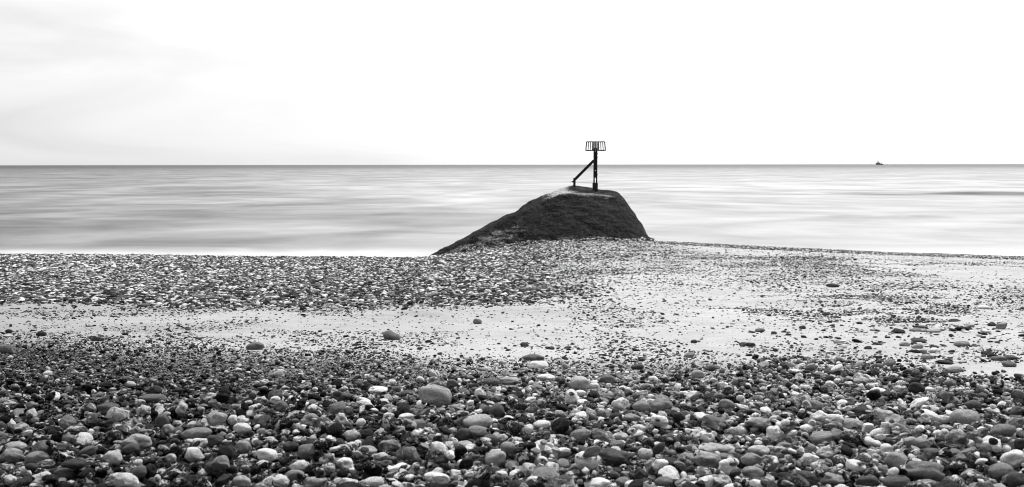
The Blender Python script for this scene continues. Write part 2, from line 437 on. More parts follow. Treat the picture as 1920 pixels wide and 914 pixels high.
# displacement along approximate normals
G = gv.reshape(NA, NB, 3)
da = np.gradient(G, axis=0); db_ = np.gradient(G, axis=1)
nn = np.cross(da, db_); nn /= (np.linalg.norm(nn, axis=2, keepdims=True)+1e-9)
if nn[NA//2, NB//3, 1] > 0: nn = -nn
for a in range(NA):
    for b in range(NB):
        p_ = G[a, b]
        tilt = Vector((p_[0]*0.9 + p_[2]*0.25, p_[1]*0.9, p_[2]*2.2 + p_[0]*0.9))
        h = mnoise.fractal(tilt*1.1, 1.0, 2.0, 5) * 0.075 + mnoise.noise(Vector(p_)*0.7)*0.06 + mnoise.noise(Vector(p_)*6)*0.03
        tb = gp[a*NB+b][1]
        w = 1.0 if tb < 2 else 0.55
        G[a, b] = p_ + nn[a, b]*h*w
gf = []
for a in range(NA-1):
    for b in range(NB-1):
        k = a*NB+b; gf.append((k, k+NB, k+NB+1, k+1))
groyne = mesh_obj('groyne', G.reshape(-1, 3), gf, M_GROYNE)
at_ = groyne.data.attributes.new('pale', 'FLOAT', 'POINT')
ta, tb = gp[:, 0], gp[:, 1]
pale = 0.92*np.exp(-((ta-7.3)/1.35)**2)*sstep(1.85, 2.2, tb)*(1-sstep(4.2, 4.6, tb))*(1-sstep(7.2, 8.6, ta)*sstep(2.4, 3.2, tb))  # pale weathered top facet; sky light on it also painted into the tone
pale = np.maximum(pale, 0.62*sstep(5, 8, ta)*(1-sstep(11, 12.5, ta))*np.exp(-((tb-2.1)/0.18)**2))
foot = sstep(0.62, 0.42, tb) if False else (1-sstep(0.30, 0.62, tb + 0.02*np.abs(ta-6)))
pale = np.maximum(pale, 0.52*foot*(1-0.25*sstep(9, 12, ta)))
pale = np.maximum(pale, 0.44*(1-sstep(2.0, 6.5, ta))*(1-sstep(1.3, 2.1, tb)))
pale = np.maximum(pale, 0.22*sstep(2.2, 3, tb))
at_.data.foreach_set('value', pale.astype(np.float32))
tag(groyne, 'dark weed covered groyne mound rising from the shingle at the water edge', 'groyne')

# ------------------------------------------------------------------ beacon on the groyne
Y0 = 46.8
def bp(u, v): return at_depth(u, v, Y0)
base = bp(1116.2, 356.5)
beacon = bpy.data.objects.new('beacon', None); COL.objects.link(beacon); beacon.location = base
tag(beacon, 'dark timber groyne beacon with barred cage topmark and diagonal strut on the mound', 'beacon')
def R(u, v): return bp(u, v) - base
px = Y0/F
def part(name, bm, mat, bev=0.006): return bm_obj(name, bm, mat, beacon, bevel=bev)
top = R(1116.2, 284); hgt = top.z
bm = bmesh.new()      # two channels bolted either side of a slot
box(bm, -2.3*px, 0, hgt/2, 2.4*px, 0.14, hgt+0.3); post = part('post_channel', bm, M_TIMBER)
bm = bmesh.new(); box(bm, 2.4*px, 0, hgt/2, 2.4*px, 0.14, hgt+0.3); part('post_channel', bm, M_TIMBER)
bm = bmesh.new()
for (v0, v1) in ((284, 319.5), (320.3, 334)):
    a = R(1116.2, v0).z; b = R(1116.2, v1).z
    box(bm, 0.1*px, 0.0, (a+b)/2, 2.3*px, 0.08, a-b)
part('spacer_block', bm, M_IRON)
bm = bmesh.new(); a = R(1116, 343.2).z; box(bm, -0.2*px, 0, (a-0.25)/2, 9.4*px, 0.26, a+0.25); part('foot_block', bm, M_IRON, 0.015)
for v_ in (288.5, 295.5, 328.0):
    bm = bmesh.new(); zz = R(1116, v_).z; cyl(bm, (-3.4*px, 0, zz), (4.4*px, 0, zz), 0.026, seg=8); part('bolt', bm, M_IRON, 0)
bm = bmesh.new(); s0 = R(1113.5, 301.5); s1 = R(1077, 338.0)
beam(bm, s0, s1, 0.13, 0.125); part('strut', bm, M_TIMBER)
bm = bmesh.new(); z1 = R(1077, 334).z; z0 = R(1077, 351).z
box(bm, R(1077.2, 340).x, 0, (z0+z1)/2, 4.2*px, 0.12, z1-z0)
part('strut_post', bm, M_TIMBER)
bm = bmesh.new(); zz = R(1077, 341).z; xx = R(1077, 341).x
cyl(bm, (xx+0.05, 0, zz), (xx-5.4*px, 0, zz), 0.085, 0.012, 10); part('strut_bolt', bm, M_IRON, 0)
# cage: two crossed barred panels
zt = R(1116, 266.3).z; zb = R(1116, 282.7).z
cage = bpy.data.objects.new('topmark_cage', None); COL.objects.link(cage); cage.parent = beacon; cage.location = (0.3*px, 0, 0)
def panel(ang, n):
    rot = Matrix.Rotation(ang, 4, 'Z')
    wt, wb = 16.9*px, 18.5*px
    bm = bmesh.new()
    beam(bm, (-wt, 0, zt), (wt, 0, zt), 0.024, 0.045); beam(bm, (-wb, 0, zb), (wb, 0, zb), 0.024, 0.05)
    bmesh.ops.transform(bm, matrix=rot, verts=bm.verts); bm_obj('cage_rail', bm, M_CAGE, cage)
    for k in range(n):
        s = -1 + 2*k/(n-1)
        if abs(s) < 0.2: continue
        bm = bmesh.new(); w = 0.05 if abs(s) > 0.99 else 0.036
        beam(bm, (s*wb, 0, zb), (s*wt, 0, zt), 0.018, w)
        # bars are flat strips, wide side facing out
        bmesh.ops.transform(bm, matrix=rot, verts=bm.verts); bm_obj('cage_bar', bm, M_CAGE, cage)
panel(math.radians(4), 10)
panel(math.radians(83), 10)
for sx_ in (-1, 1):
    bm = bmesh.new(); box(bm, sx_*5.3*px, -0.045, (zt+zb)/2, 1.7*px, 0.03, zt-zb+0.03); bm_obj('centre_frame', bm, M_CAGE, cage)
bm = bmesh.new()      # drilled plate in the middle of the cage
box(bm, -2.8*px, -0.03, (zt+zb)/2, 3.0*px, 0.02, zt-zb+0.02); box(bm, 2.8*px, -0.03, (zt+zb)/2, 3.0*px, 0.02, zt-zb+0.02)
for zc, hh in ((zt-0.03, 0.06), ((zt+zb)/2, 0.07), (zb+0.03, 0.08)): box(bm, 0, -0.03, zc, 2.4*px, 0.02, hh)
bm_obj('centre_plate', bm, M_PLATE, cage)

# ------------------------------------------------------------------ fishing vessel on the horizon
YS = 5600.0
pxs = YS/F
sb = at_depth(1649, 309.4, YS); sb.z = WATER_Z
ship = bpy.data.objects.new('fishing_vessel', None); COL.objects.link(ship); ship.location = sb
tag(ship, 'tiny dark fishing vessel with white wheelhouse on the far horizon at right', 'ship')
prof = [(-7.2, 4.1), (-5.6, 3.3), (-2, 2.5), (1.5, 2.2), (5.5, 1.9), (7.0, 1.6)]       # x, deck height in px
bm = bmesh.new(); rings = []
for k, (x, h) in enumerate(prof):
    w = [0.3, 1.6, 2.1, 2.1, 1.9, 1.5][k]
    xb = x + [1.2, 0.5, 0, 0, 0, -0.4][k]
    rings.append([bm.verts.new((c[0]*pxs, c[1]*pxs, c[2]*pxs)) for c in
                  ((x, -w, h), (x, w, h), (xb, w*0.7, 0.4), (xb, 0, -0.4), (xb, -w*0.7, 0.4))])
for a, b in zip(rings, rings[1:]):
    for k in range(5): bm.faces.new((a[k], a[(k+1) % 5], b[(k+1) % 5], b[k]))
bm.faces.new(rings[0]); bm.faces.new(rings[-1][::-1])
bm_obj('hull', bm, M_HULL, ship)
bm = bmesh.new(); box(bm, -3.1*pxs, 0, 3.7*pxs, 2.6*pxs, 2.8*pxs, 2.6*pxs); box(bm, -3.1*pxs, 0, 5.2*pxs, 1.9*pxs, 2.0*pxs, 0.9*pxs)
wh = bm_obj('wheelhouse', bm, M_WHITE, ship, bevel=0.8)
bm = bmesh.new(); box(bm, -3.1*pxs, 0, 5.25*pxs, 2.0*pxs, 2.1*pxs, 0.35*pxs); bm_obj('window_band', bm, M_HULL, wh)
bm = bmesh.new(); beam(bm, (-3.1*pxs, 0, 5.5*pxs), (-3.1*pxs, 0, 8.0*pxs), 0.5*pxs, 0.4*pxs); beam(bm, (-4.3*pxs, 0, 6.7*pxs), (-1.9*pxs, 0, 6.7*pxs), 0.25*pxs, 0.25*pxs)
bm_obj('mast', bm, M_SHIPGREY, ship)
bm = bmesh.new()
beam(bm, (-0.4*pxs, 0, 2*pxs), (-1.8*pxs, 0, 6.0*pxs), 1.1*pxs, 1.0*pxs); beam(bm, (0.2*pxs, 0, 3.6*pxs), (3.5*pxs, 0, 2.4*pxs), 0.5*pxs, 0.5*pxs)
box(bm, -0.2*pxs, 0, 3.0*pxs, 1.5*pxs, 2.2*pxs, 1.6*pxs); bm_obj('winch_gantry', bm, M_HULL, ship)
bm = bmesh.new(); beam(bm, (4.1*pxs, 0, 2*pxs), (4.1*pxs, 0, 5.0*pxs), 0.3*pxs, 0.3*pxs)
beam(bm, (4.1*pxs, 0, 4.2*pxs), (2.9*pxs, 0, 5.4*pxs), 0.22*pxs, 0.22*pxs); beam(bm, (4.1*pxs, 0, 4.2*pxs), (5.4*pxs, 0, 5.4*pxs), 0.22*pxs, 0.22*pxs)
bm_obj('stern_gallows', bm, M_SHIPGREY, ship)

# ------------------------------------------------------------------ stone shapes
def ico(sub):
    bm = bmesh.new(); bmesh.ops.create_icosphere(bm, subdivisions=sub, radius=1.0)
    v = np.array([p.co[:] for p in bm.verts]); f = [tuple(q.index for q in fc.verts) for fc in bm.faces]; bm.free(); return v, f
ICO = {s: ico(s) for s in (2, 3, 4, 5)}
def shape(kind, seed, sub):
    V, Fc = ICO[sub]
    r = random.Random(seed*7919 + hash(kind[0]) % 1 + ord(kind[0])*101)
    off = Vector((r.uniform(-50, 50), r.uniform(-50, 50), r.uniform(-50, 50)))
    planes = []
    npl = {'o': r.choice((2, 3, 4)), 'l': 2, 'a': 8, 'f': 2, 'b': 0, 'h': 2, 'c': 5}[kind]
    for _ in range(npl):
        d = Vector((r.gauss(0, 1), r.gauss(0, 1), r.gauss(0, 0.8))).normalized()
        planes.append((d, {'o': r.uniform(.80, .92), 'l': r.uniform(.6, .8), 'a': r.uniform(.55, .78), 'f': r.uniform(.7, .85), 'h': .8, 'c': r.uniform(.68, .82)}[kind]))
    dents = []
    if kind in 'lh':
        for _ in range(r.choice((2, 3, 4))):
            d = Vector((r.gauss(0, 1), r.gauss(0, 1), r.gauss(0, 1))).normalized(); dents.append((d, r.uniform(.3, .6), r.uniform(.15, .42)))
    if kind == 'h': dents.append((Vector((0.25, -0.75, 0.45)).normalized(), .36, .8))
    ax = r.uniform(-.18, .18)                       # egg asymmetry
    out = []
    for v in V:
        d = Vector(v)
        rad = 1.0
        for pd, k in planes:
            c = d.dot(pd)
            if c > 0.05:
                lim = k/c
                soft = 0.06 if kind in 'ac' else 0.14
                # smooth minimum
                h = max(0, min(1, 0.5+0.5*(lim-rad)/soft)); rad = lim*(1-h)+rad*h - soft*h*(1-h)
        amp = {'o': .11, 'l': .24, 'a': .12, 'f': .07, 'b': .05, 'h': .16, 'c': .07}[kind]
        rad += amp*mnoise.fractal(d*1.3+off, 1.0, 2.0, 2)
        rad += (amp*0.20)*mnoise.fractal(d*4.5+off, 1.0, 2.0, 2)
        for dd, w, dep in dents:
            c = math.acos(max(-1, min(1, d.dot(dd))))
            rad -= dep*math.exp(-(c/w)**2)
        if kind == 'c':                               # a crack across the stone
            q = abs(d.x*0.8 + d.z*0.35 + 0.12*mnoise.noise(d*2.5+off))
            rad -= 0.13*math.exp(-(q/0.035)**2)
        p = d*rad
        p.x *= 1.0
        s = 1.0 + ax*p.x
        if kind == 'b': s = 0.52+0.48*math.exp(-((p.x+.45)/.45)**2)+0.26*math.exp(-((p.x-.62)/.28)**2)
        p.y *= s; p.z *= s
        out.append(p)
    A = np.array([q[:] for q in out])
    mn, mx_ = A.min(0), A.max(0)
    A = (A-(mn+mx_)/2)/((mx_-mn)/2)
    return A, Fc
def stone_mesh(name, kind, seed, sub):
    A, Fc = shape(kind, seed, sub)
    me = bpy.data.meshes.new(name); me.from_pydata(A.tolist(), [], Fc); me.update()
    me.polygons.foreach_set('use_smooth', [True]*len(me.polygons)); me.materials.append(M_STONE)
    return me
KINDS = ['o']*7 + ['l']*8 + ['a']*7 + ['c']*2          # prototype set for the mass of pebbles
NP_ = len(KINDS)
proto_col = bpy.data.collections.new('pebble_shapes')
def protos(prefix, sub):
    obs = []
    for k, kd in enumerate(KINDS):
        me = stone_mesh('pebble', kd, k+1, sub)
        obs.append(me)
    return obs
NEAR_ME = protos('n', 4)
FAR_ME = protos('f', 2)

# ------------------------------------------------------------------ hand placed stones (photo pixel centre, width, height, tone, shape, pattern, label)
LM = [
 (815,743,64,43,.26,'o',.2,'largest stone in the shingle, pitted mid grey cobble right of centre','the big pitted cobble'),
 (895,792,56,28,.33,'o',.1,'smooth pale grey loaf shaped cobble in front of the big pitted cobble','the pale loaf shaped cobble'),
 (898,810,44,19,.17,'o',.1,'flat mid grey stone tucked against the front of the pale loaf shaped cobble','the flat stone under the loaf'),
 (931,773,31,28,.07,'o',.0,'round dark stone behind right of the pale loaf shaped cobble','the round dark stone by the loaf'),
 (871,816,33,27,.06,'o',.0,'dark egg shaped stone at the front left of the pale loaf shaped cobble',None),
 (1087,720,38,27,.36,'o',.3,'pale grey round cobble standing proud near the back edge of the shingle','the pale round back cobble'),
 (1140,713,32,20,.13,'o',.1,'dark grey domed stone right of the pale round back cobble','the dark domed stone'),
 (1113,724,21,12,.66,'o',.0,'small white stone between the pale round cobble and the dark domed stone',None),
 (1009,686,38,17,.80,'o',.0,'bright white oval stone by the dark sausage shaped stone','the bright white oval'),
 (1000,671,42,13,.10,'o',.0,'dark sausage shaped stone at the sand edge behind a bright white oval','the dark sausage stone'),
 (1023,708,34,14,.72,'o',.0,'white flattish stone in front of the bright white oval',None),
 (922,717,31,17,.12,'o',.0,'dark oval stone left of a paler long stone near the back of the shingle','the dark back oval'),
 (955,714,38,14,.30,'o',.2,'mid grey long stone right of the dark back oval',None),
 (1016,797,34,18,.75,'o',.1,'white oval stone right of the pale loaf shaped cobble','the white oval beside the loaf'),
 (1163,760,35,26,.62,'l',.5,'pale lumpy round stone left of a grey stone with a stripe','the pale lumpy stone'),
 (1203,764,36,25,.24,'o',.7,'mid grey round stone with a pale stripe right of the pale lumpy stone','the striped round stone'),
 (1087,817,43,25,.20,'o',.1,'mid grey tilted oval stone in the middle of the shingle','the tilted grey oval'),
 (929,861,42,29,.33,'o',.1,'pale grey tilted oval cobble near the bottom middle','the tilted pale cobble'),
 (768,851,31,30,.19,'a',.7,'squarish mottled grey stone left of the bottom middle','the squarish mottled stone'),
 (1156,858,64,34,.075,'l',.0,'large dark wedge shaped cobble near the bottom right of centre','the dark wedge cobble'),
 (992,882,29,26,.55,'l',.7,'white and dark cup shaped flint at the bottom middle','the cup shaped flint'),
 (1119,907,50,20,.80,'o',.0,'long white stone cut off by the bottom edge of the picture','the long white bottom stone'),
 (646,871,34,25,.76,'h',.2,'white flint with a dark hole in its side','the holed white flint'),
 (641,787,26,24,.62,'h',.6,'white ring shaped flint with a dark hollow','the hollow white flint'),
 (499,853,40,25,.78,'o',.0,'big plain white stone at the bottom left of centre','the plain white stone'),
 (676,793,19,15,.82,'o',.0,'small clean white oval right of the hollow white flint',None),
 (660,818,31,21,.45,'o',.6,'pale mottled oval stone in front of the hollow white flint',None),
 (708,733,37,16,.74,'l',.1,'white knobbly stone left of the big pitted cobble','the white knobbly stone'),
 (641,743,42,23,.08,'l',.0,'dark saddle shaped stone left of the white knobbly stone','the dark saddle stone'),
 (628,772,42,34,.13,'a',.3,'dark grey three sided stone behind the hollow white flint','the three sided stone'),
 (526,764,28,23,.14,'o',.1,'dark grey leaning oval left of the three sided stone',None),
 (521,702,33,19,.52,'l',.8,'pale mottled flint near the back of the shingle left of centre','the mottled back flint'),
 (560,876,40,23,.66,'l',.6,'white knobbly flint right of the plain white stone',None),
 (819,897,48,21,.70,'c',.6,'long white stone with a black broken end at the bottom','the long broken white stone'),
 (14,656,30,21,.22,'c',.1,'grey cracked cobble at the left edge where shingle meets sand','the cracked edge cobble'),
 (223,783,45,39,.50,'c',.8,'pale faceted cobble split by dark cracks in the left shingle','the cracked pale cobble'),
 (200,768,42,25,.13,'o',.1,'dark domed stone just behind the cracked pale cobble',None),
 (287,748,53,18,.14,'o',.0,'long dark cigar shaped stone in the left shingle','the dark cigar stone'),
 (406,788,39,36,.36,'l',.3,'round pale grey stone with a rough pointed top','the rough round stone'),
 (436,789,20,22,.82,'o',.0,'small upright white oval right of the rough round stone','the upright white oval'),
 (454,804,36,22,.64,'o',.2,'pale oval stone in front of the upright white oval',None),
 (304,792,24,32,.12,'o',.0,'dark upright egg shaped stone left of the rough round stone','the dark upright egg'),
 (315,806,23,20,.30,'o',.8,'small round stone banded dark and pale below the dark upright egg',None),
 (370,813,57,24,.24,'o',.2,'broad mid grey slab like cobble in front of the rough round stone','the broad slab cobble'),
 (403,829,37,25,.07,'o',.0,'round dark stone at the front right of the broad slab cobble',None),
 (69,859,46,25,.30,'o',.2,'mid grey loaf shaped stone near the bottom left corner','the bottom left loaf'),
 (22,857,46,31,.28,'l',.6,'mottled grey lump against the left edge near the bottom','the mottled edge lump'),
 (28,838,44,19,.48,'o',.3,'pale long stone behind the mottled edge lump',None),
 (210,861,34,32,.48,'o',.1,'pale finger shaped stone leaning right in the left foreground','the pale leaning finger'),
 (365,853,40,27,.70,'c',.4,'white leaning bar shaped stone in the left foreground','the white leaning bar'),
 (258,828,54,28,.42,'l',.5,'pale grey double lobed cobble in the left foreground','the double lobed cobble'),
 (246,843,36,22,.10,'o',.0,'dark oval in front of the double lobed cobble',None),
 (456,840,31,30,.20,'o',.6,'mid grey round stone with a white blaze in the left foreground','the blazed round stone'),
 (452,904,34,22,.36,'o',.1,'pale grey oval cut by the bottom edge below the blazed round stone',None),
 (319,860,22,18,.72,'o',.2,'small white round stone left of the white leaning bar',None),
 (734,631,37,20,.13,'b',.1,'dark peanut shaped stone alone on the pale sand','the peanut stone'),
 (895,604,17,12,.15,'o',.0,'small dark oval alone on the sand beyond the peanut stone',None),
 (478,650,35,17,.14,'o',.1,'dark domed stone on the back edge of the shingle left of the peanut stone','the dark domed edge stone'),
 (183,634,30,16,.10,'o',.75,'dark stone with a white patch on top at the left sand edge','the white capped dark stone'),
 (77,627,19,12,.05,'o',.0,'black round stone on sand left of the white capped dark stone',None),
 (16,622,14,9,.04,'o',.0,'small black stone on sand near the left edge',None),
 (15,630,18,5,.75,'f',.0,'small flat white stone in front of a small black stone at left',None),
 (272,573,29,8,.12,'f',.0,'flat dark half buried stone in the sand at far left',None),
 (1562,536,25,9,.06,'a',.0,'dark flat stone alone on the far right sand','the lone far dark stone'),
 (1879,613,23,15,.20,'a',.0,'tilted grey wedge stone on the sand near the right edge','the tilted wedge stone'),
 (1843,577,20,8,.72,'f',.0,'flat white stone on the sand near the right edge',None),
 (1696,646,21,10,.30,'o',.1,'pale brown grey domed stone on the right sand','the domed sand stone'),
 (1720,650,24,11,.26,'o',.1,'grey domed stone right of the domed sand stone',None),
 (1722,638,31,7,.05,'f',.0,'long black flat stone behind the domed sand stone',None),
 (1738,670,24,12,.26,'o',.2,'grey dome shaped stone at the right sand edge','the grey dome at right'),
 (1665,682,25,15,.18,'o',.1,'mid grey tilted stone on the right shingle edge',None),
 (1721,619,33,7,.14,'f',.1,'long thin grey stone lying flat on the right sand',None),
 (1753,620,31,10,.34,'f',.2,'pale flat stone right of the long thin grey stone',None),
 (1787,694,26,13,.24,'o',.1,'grey oval in a sand gap at the right shingle edge',None),
 (1892,684,26,12,.14,'o',.1,'dark grey oval near the right edge on thin sand',None),
 (1872,673,28,10,.10,'f',.0,'dark flat stone behind the dark grey oval near the right edge',None),
 (1803,645,28,12,.24,'f',.3,'grey slab on the sand right of the domed sand stone',None),
 (1451,625,11,7,.08,'o',.0,'tiny dark round stone on the sand right of centre',None),
 (983,647,17,10,.08,'o',.1,'dark small dome alone on the sand behind the dark sausage stone',None),
 (1301,641,13,8,.07,'o',.0,'small dark oval alone on sand above the right shingle',None),
 (1394,646,16,9,.14,'o',.0,'left one of two dark stones touching on the sand','the left touching stone'),
 (1408,647,17,9,.04,'a',.0,'right and blacker one of two dark stones touching on the sand',None),
 (1425,620,19,8,.12,'f',.1,'low dark dome on the sand behind the two touching stones',None),
 (1292,667,23,12,.18,'f',.1,'flat tilted grey stone on the back edge of the shingle','the tilted flat back stone'),
 (1335,690,31,15,.10,'a',.6,'dark stone with a pale face near the back of the shingle','the dark pale faced stone'),
 (1197,689,20,12,.06,'o',.0,'small black oval near the back edge right of the bright white oval',None),
 (1809,786,56,36,.27,'o',.2,'large smooth grey dome in the right shingle','the large right dome'),
 (1879,809,49,26,.15,'o',.2,'long dark grey log shaped stone right of the large right dome','the grey log stone'),
 (1594,797,51,25,.30,'o',.2,'pale grey tapered cobble in the right shingle','the tapered cobble'),
 (1544,822,52,23,.22,'o',.1,'mid grey whale backed stone left of the tapered cobble','the whale backed stone'),
 (1549,731,28,19,.06,'o',.65,'black round stone with a pale spot in the right shingle','the spotted black stone'),
 (1549,745,20,9,.82,'o',.0,'small white pill shaped stone below the spotted black stone',None),
 (1718,729,30,23,.035,'o',.0,'jet black round stone right of middle at the back','the jet black stone'),
 (1743,731,22,10,.74,'o',.1,'white oblong stone touching the jet black stone',None),
 (1781,719,22,17,.20,'o',.1,'mid grey round stone behind the large right dome',None),
 (1826,760,33,19,.09,'o',.0,'dark domed stone behind the large right dome','the dark dome behind'),
 (1905,771,32,21,.12,'l',.1,'dark lumpy stone at the right edge',None),
 (1781,762,17,10,.84,'o',.0,'small clean white pebble above the large right dome',None),
 (1768,788,28,18,.60,'o',.5,'white and grey stone touching the left of the large right dome',None),
 (1627,803,22,18,.78,'a',.1,'white three cornered stone right of the tapered cobble',None),
 (1660,803,20,26,.74,'l',.3,'white upright flint between the tapered cobble and the large right dome','the upright white flint'),
 (1662,843,24,21,.80,'o',.0,'white round stone right of a long white bone like stone','the round white right stone'),
 (1634,829,39,16,.76,'b',.1,'long white bone like stone in the right shingle','the bone like stone'),
 (1717,830,48,22,.28,'o',.2,'broad pale grey stone in front of the upright white flint','the broad right stone'),
 (1681,865,46,32,.27,'o',.2,'grey pear shaped cobble in the right foreground','the pear shaped cobble'),
 (1745,853,45,26,.09,'l',.1,'dark leaning stone right of the pear shaped cobble','the dark leaning stone'),
 (1733,885,72,40,.15,'l',.2,'big blurred dark lump at the bottom right','the big blurred lump'),
 (1877,885,54,34,.20,'o',.2,'big blurred grey cobble in the bottom right corner','the blurred corner cobble'),
 (1626,904,43,26,.07,'o',.0,'dark round stone cut by the bottom edge at right','the dark bottom stone'),
 (1679,905,52,28,.10,'o',.2,'dark grey oval cut by the bottom edge left of the big blurred lump',None),
 (1907,903,40,34,.06,'o',.0,'dark blurred cobble filling the bottom right corner',None),
 (1558,900,52,28,.26,'l',.6,'mottled grey stone cut by the bottom edge left of the dark bottom stone',None),
 (1516,862,39,27,.66,'l',.3,'white broad knobbly stone in the right foreground','the broad white knobbly stone'),
 (1550,850,46,24,.46,'l',.6,'pale mottled long flint behind the broad white knobbly stone',None),
 (1912,811,18,16,.82,'o',.0,'white stone at the right edge by the grey log stone',None),
 (1326,862,54,29,.20,'l',.6,'grey winged flint in the foreground right of centre','the winged flint'),
 (1341,843,62,21,.30,'l',.3,'long pale grey flint behind the winged flint','the long pale flint'),
 (1408,862,40,25,.24,'o',.3,'grey round oval right of the winged flint','the grey foreground oval'),
 (1423,845,42,21,.44,'o',.4,'pale oval behind the grey foreground oval',None),
 (1384,809,37,21,.50,'o',.3,'pale domed stone in the middle of the right shingle','the pale domed stone'),
 (1420,794,45,22,.25,'l',.5,'grey mottled dome right behind the pale domed stone',None),
 (1157,835,29,18,.20,'o',.0,'grey oval resting behind the dark wedge cobble',None),
 (1209,852,28,22,.46,'o',.4,'pale round stone right of the dark wedge cobble','the pale stone by the wedge'),
 (1238,873,31,24,.76,'l',.2,'white curved stone in front of the pale stone by the wedge','the white curved stone'),
 (1362,759,31,21,.22,'o',.1,'mid grey dome in the middle depth of the right shingle','the mid depth dome'),
 (1308,703,24,18,.30,'o',.1,'mid grey upright stone near the back of the shingle right of centre',None),
 (1411,887,43,24,.24,'o',.2,'grey oval in front of the grey foreground oval',None),
 (1327,822,26,22,.66,'h',.6,'white flint with a dark hollow behind the long pale flint',None),
 (1453,815,34,33,.72,'l',.6,'jagged white flint right of the pale domed stone','the jagged white flint'),
 (1184,784,33,15,.24,'o',.2,'grey long stone in front of the striped round stone',None),
 (1162,819,31,17,.52,'o',.4,'pale oval behind the grey oval at the dark wedge cobble',None),
 (1246,905,40,22,.14,'o',.1,'dark grey stone at the bottom edge right of the long white bottom stone',None),
 (590,905,46,22,.30,'l',.4,'grey mottled stone cut by the bottom edge below the knobbly flint',None),
 (700,905,40,20,.50,'o',.5,'pale stone cut by the bottom edge right of the holed white flint',None),
 (545,838,30,20,.10,'o',.1,'dark stone right above the plain white stone',None),
 (730,838,42,26,.16,'l',.6,'dark mottled flint left of the squarish mottled stone',None),
 (120,890,40,24,.12,'o',.2,'dark stone near the bottom left right of the bottom left loaf',None),
 (165,848,36,20,.13,'o',.1,'dark oval left of the pale leaning finger',None),
]

# pebble bank: pile stones onto a height map so that they rest on each other
XL, YL, RES = 6.1, 9.6, 0.008
Y_MIN = 1.5
hx = int(2*XL/RES); hy = int((YL-Y_MIN)/RES)
ax_ = -XL + (np.arange(hx)+.5)*RES; ay_ = Y_MIN + (np.arange(hy)+.5)*RES
AX, AY = np.meshgrid(ax_, ay_, indexing='ij')
Hm = ground(AX, AY); H0 = Hm.copy()
def rest(x, y, r, c, pct=88):
    i0 = max(int((x-r+XL)/RES), 0); i1 = min(int((x+r+XL)/RES)+1, hx); j0 = max(int((y-r-Y_MIN)/RES), 0); j1 = min(int((y+r-Y_MIN)/RES)+1, hy)
    if i1-i0 < 1 or j1-j0 < 1: return None
    sub = Hm[i0:i1, j0:j1]
    q = 1-((ax_[i0:i1, None]-x)**2 + (ay_[None, j0:j1]-y)**2)/(r*r)
    m = q > 0
    if not m.any(): return Hm[min(i0, hx-1), min(j0, hy-1)] + c*0.9, None
    s = np.sqrt(np.where(m, q, 0))*c
    t = (sub+s)[m]
    if t.size > 4:
        k = int(t.size*pct/100.); zc = np.partition(t, k)[k]
    else: zc = t.mean()
    return zc, (i0, i1, j0, j1, m, s)
def stamp(zc, info):
    if info is None: return
    i0, i1, j0, j1, m, s = info
    sub = Hm[i0:i1, j0:j1]
    np.maximum(sub, np.where(m, zc+s, -99), out=sub)

def bound_row(u):     # photo row of the back edge of the shingle bank
    return np.interp(u, [-400, 0, 300, 600, 900, 1100, 1300, 1500, 1700, 1920, 2400], [622, 628, 640, 652, 668, 668, 668, 672, 690, 706, 700])
def shades(n, u=None):
    """flint beach tones: mostly dark and mid greys with some white"""
    k = rng.random(n)
    s = np.where(k < .43, rng.uniform(.003, .030, n), np.where(k < .69, rng.uniform(.04, .16, n), np.where(k < .82, rng.uniform(.18, .5, n), rng.uniform(.6, .9, n))))
    return s
stones = []   # x,y,z, a,b,c, rx,ry,rz, proto, shade, pat, landmark index
def add_stone(x, y, z, a, b, c, rx, ry, rz, pr, sh, pt, lm=-1): stones.append((x, y, z, a, b, c, rx, ry, rz, pr, sh, pt, lm))

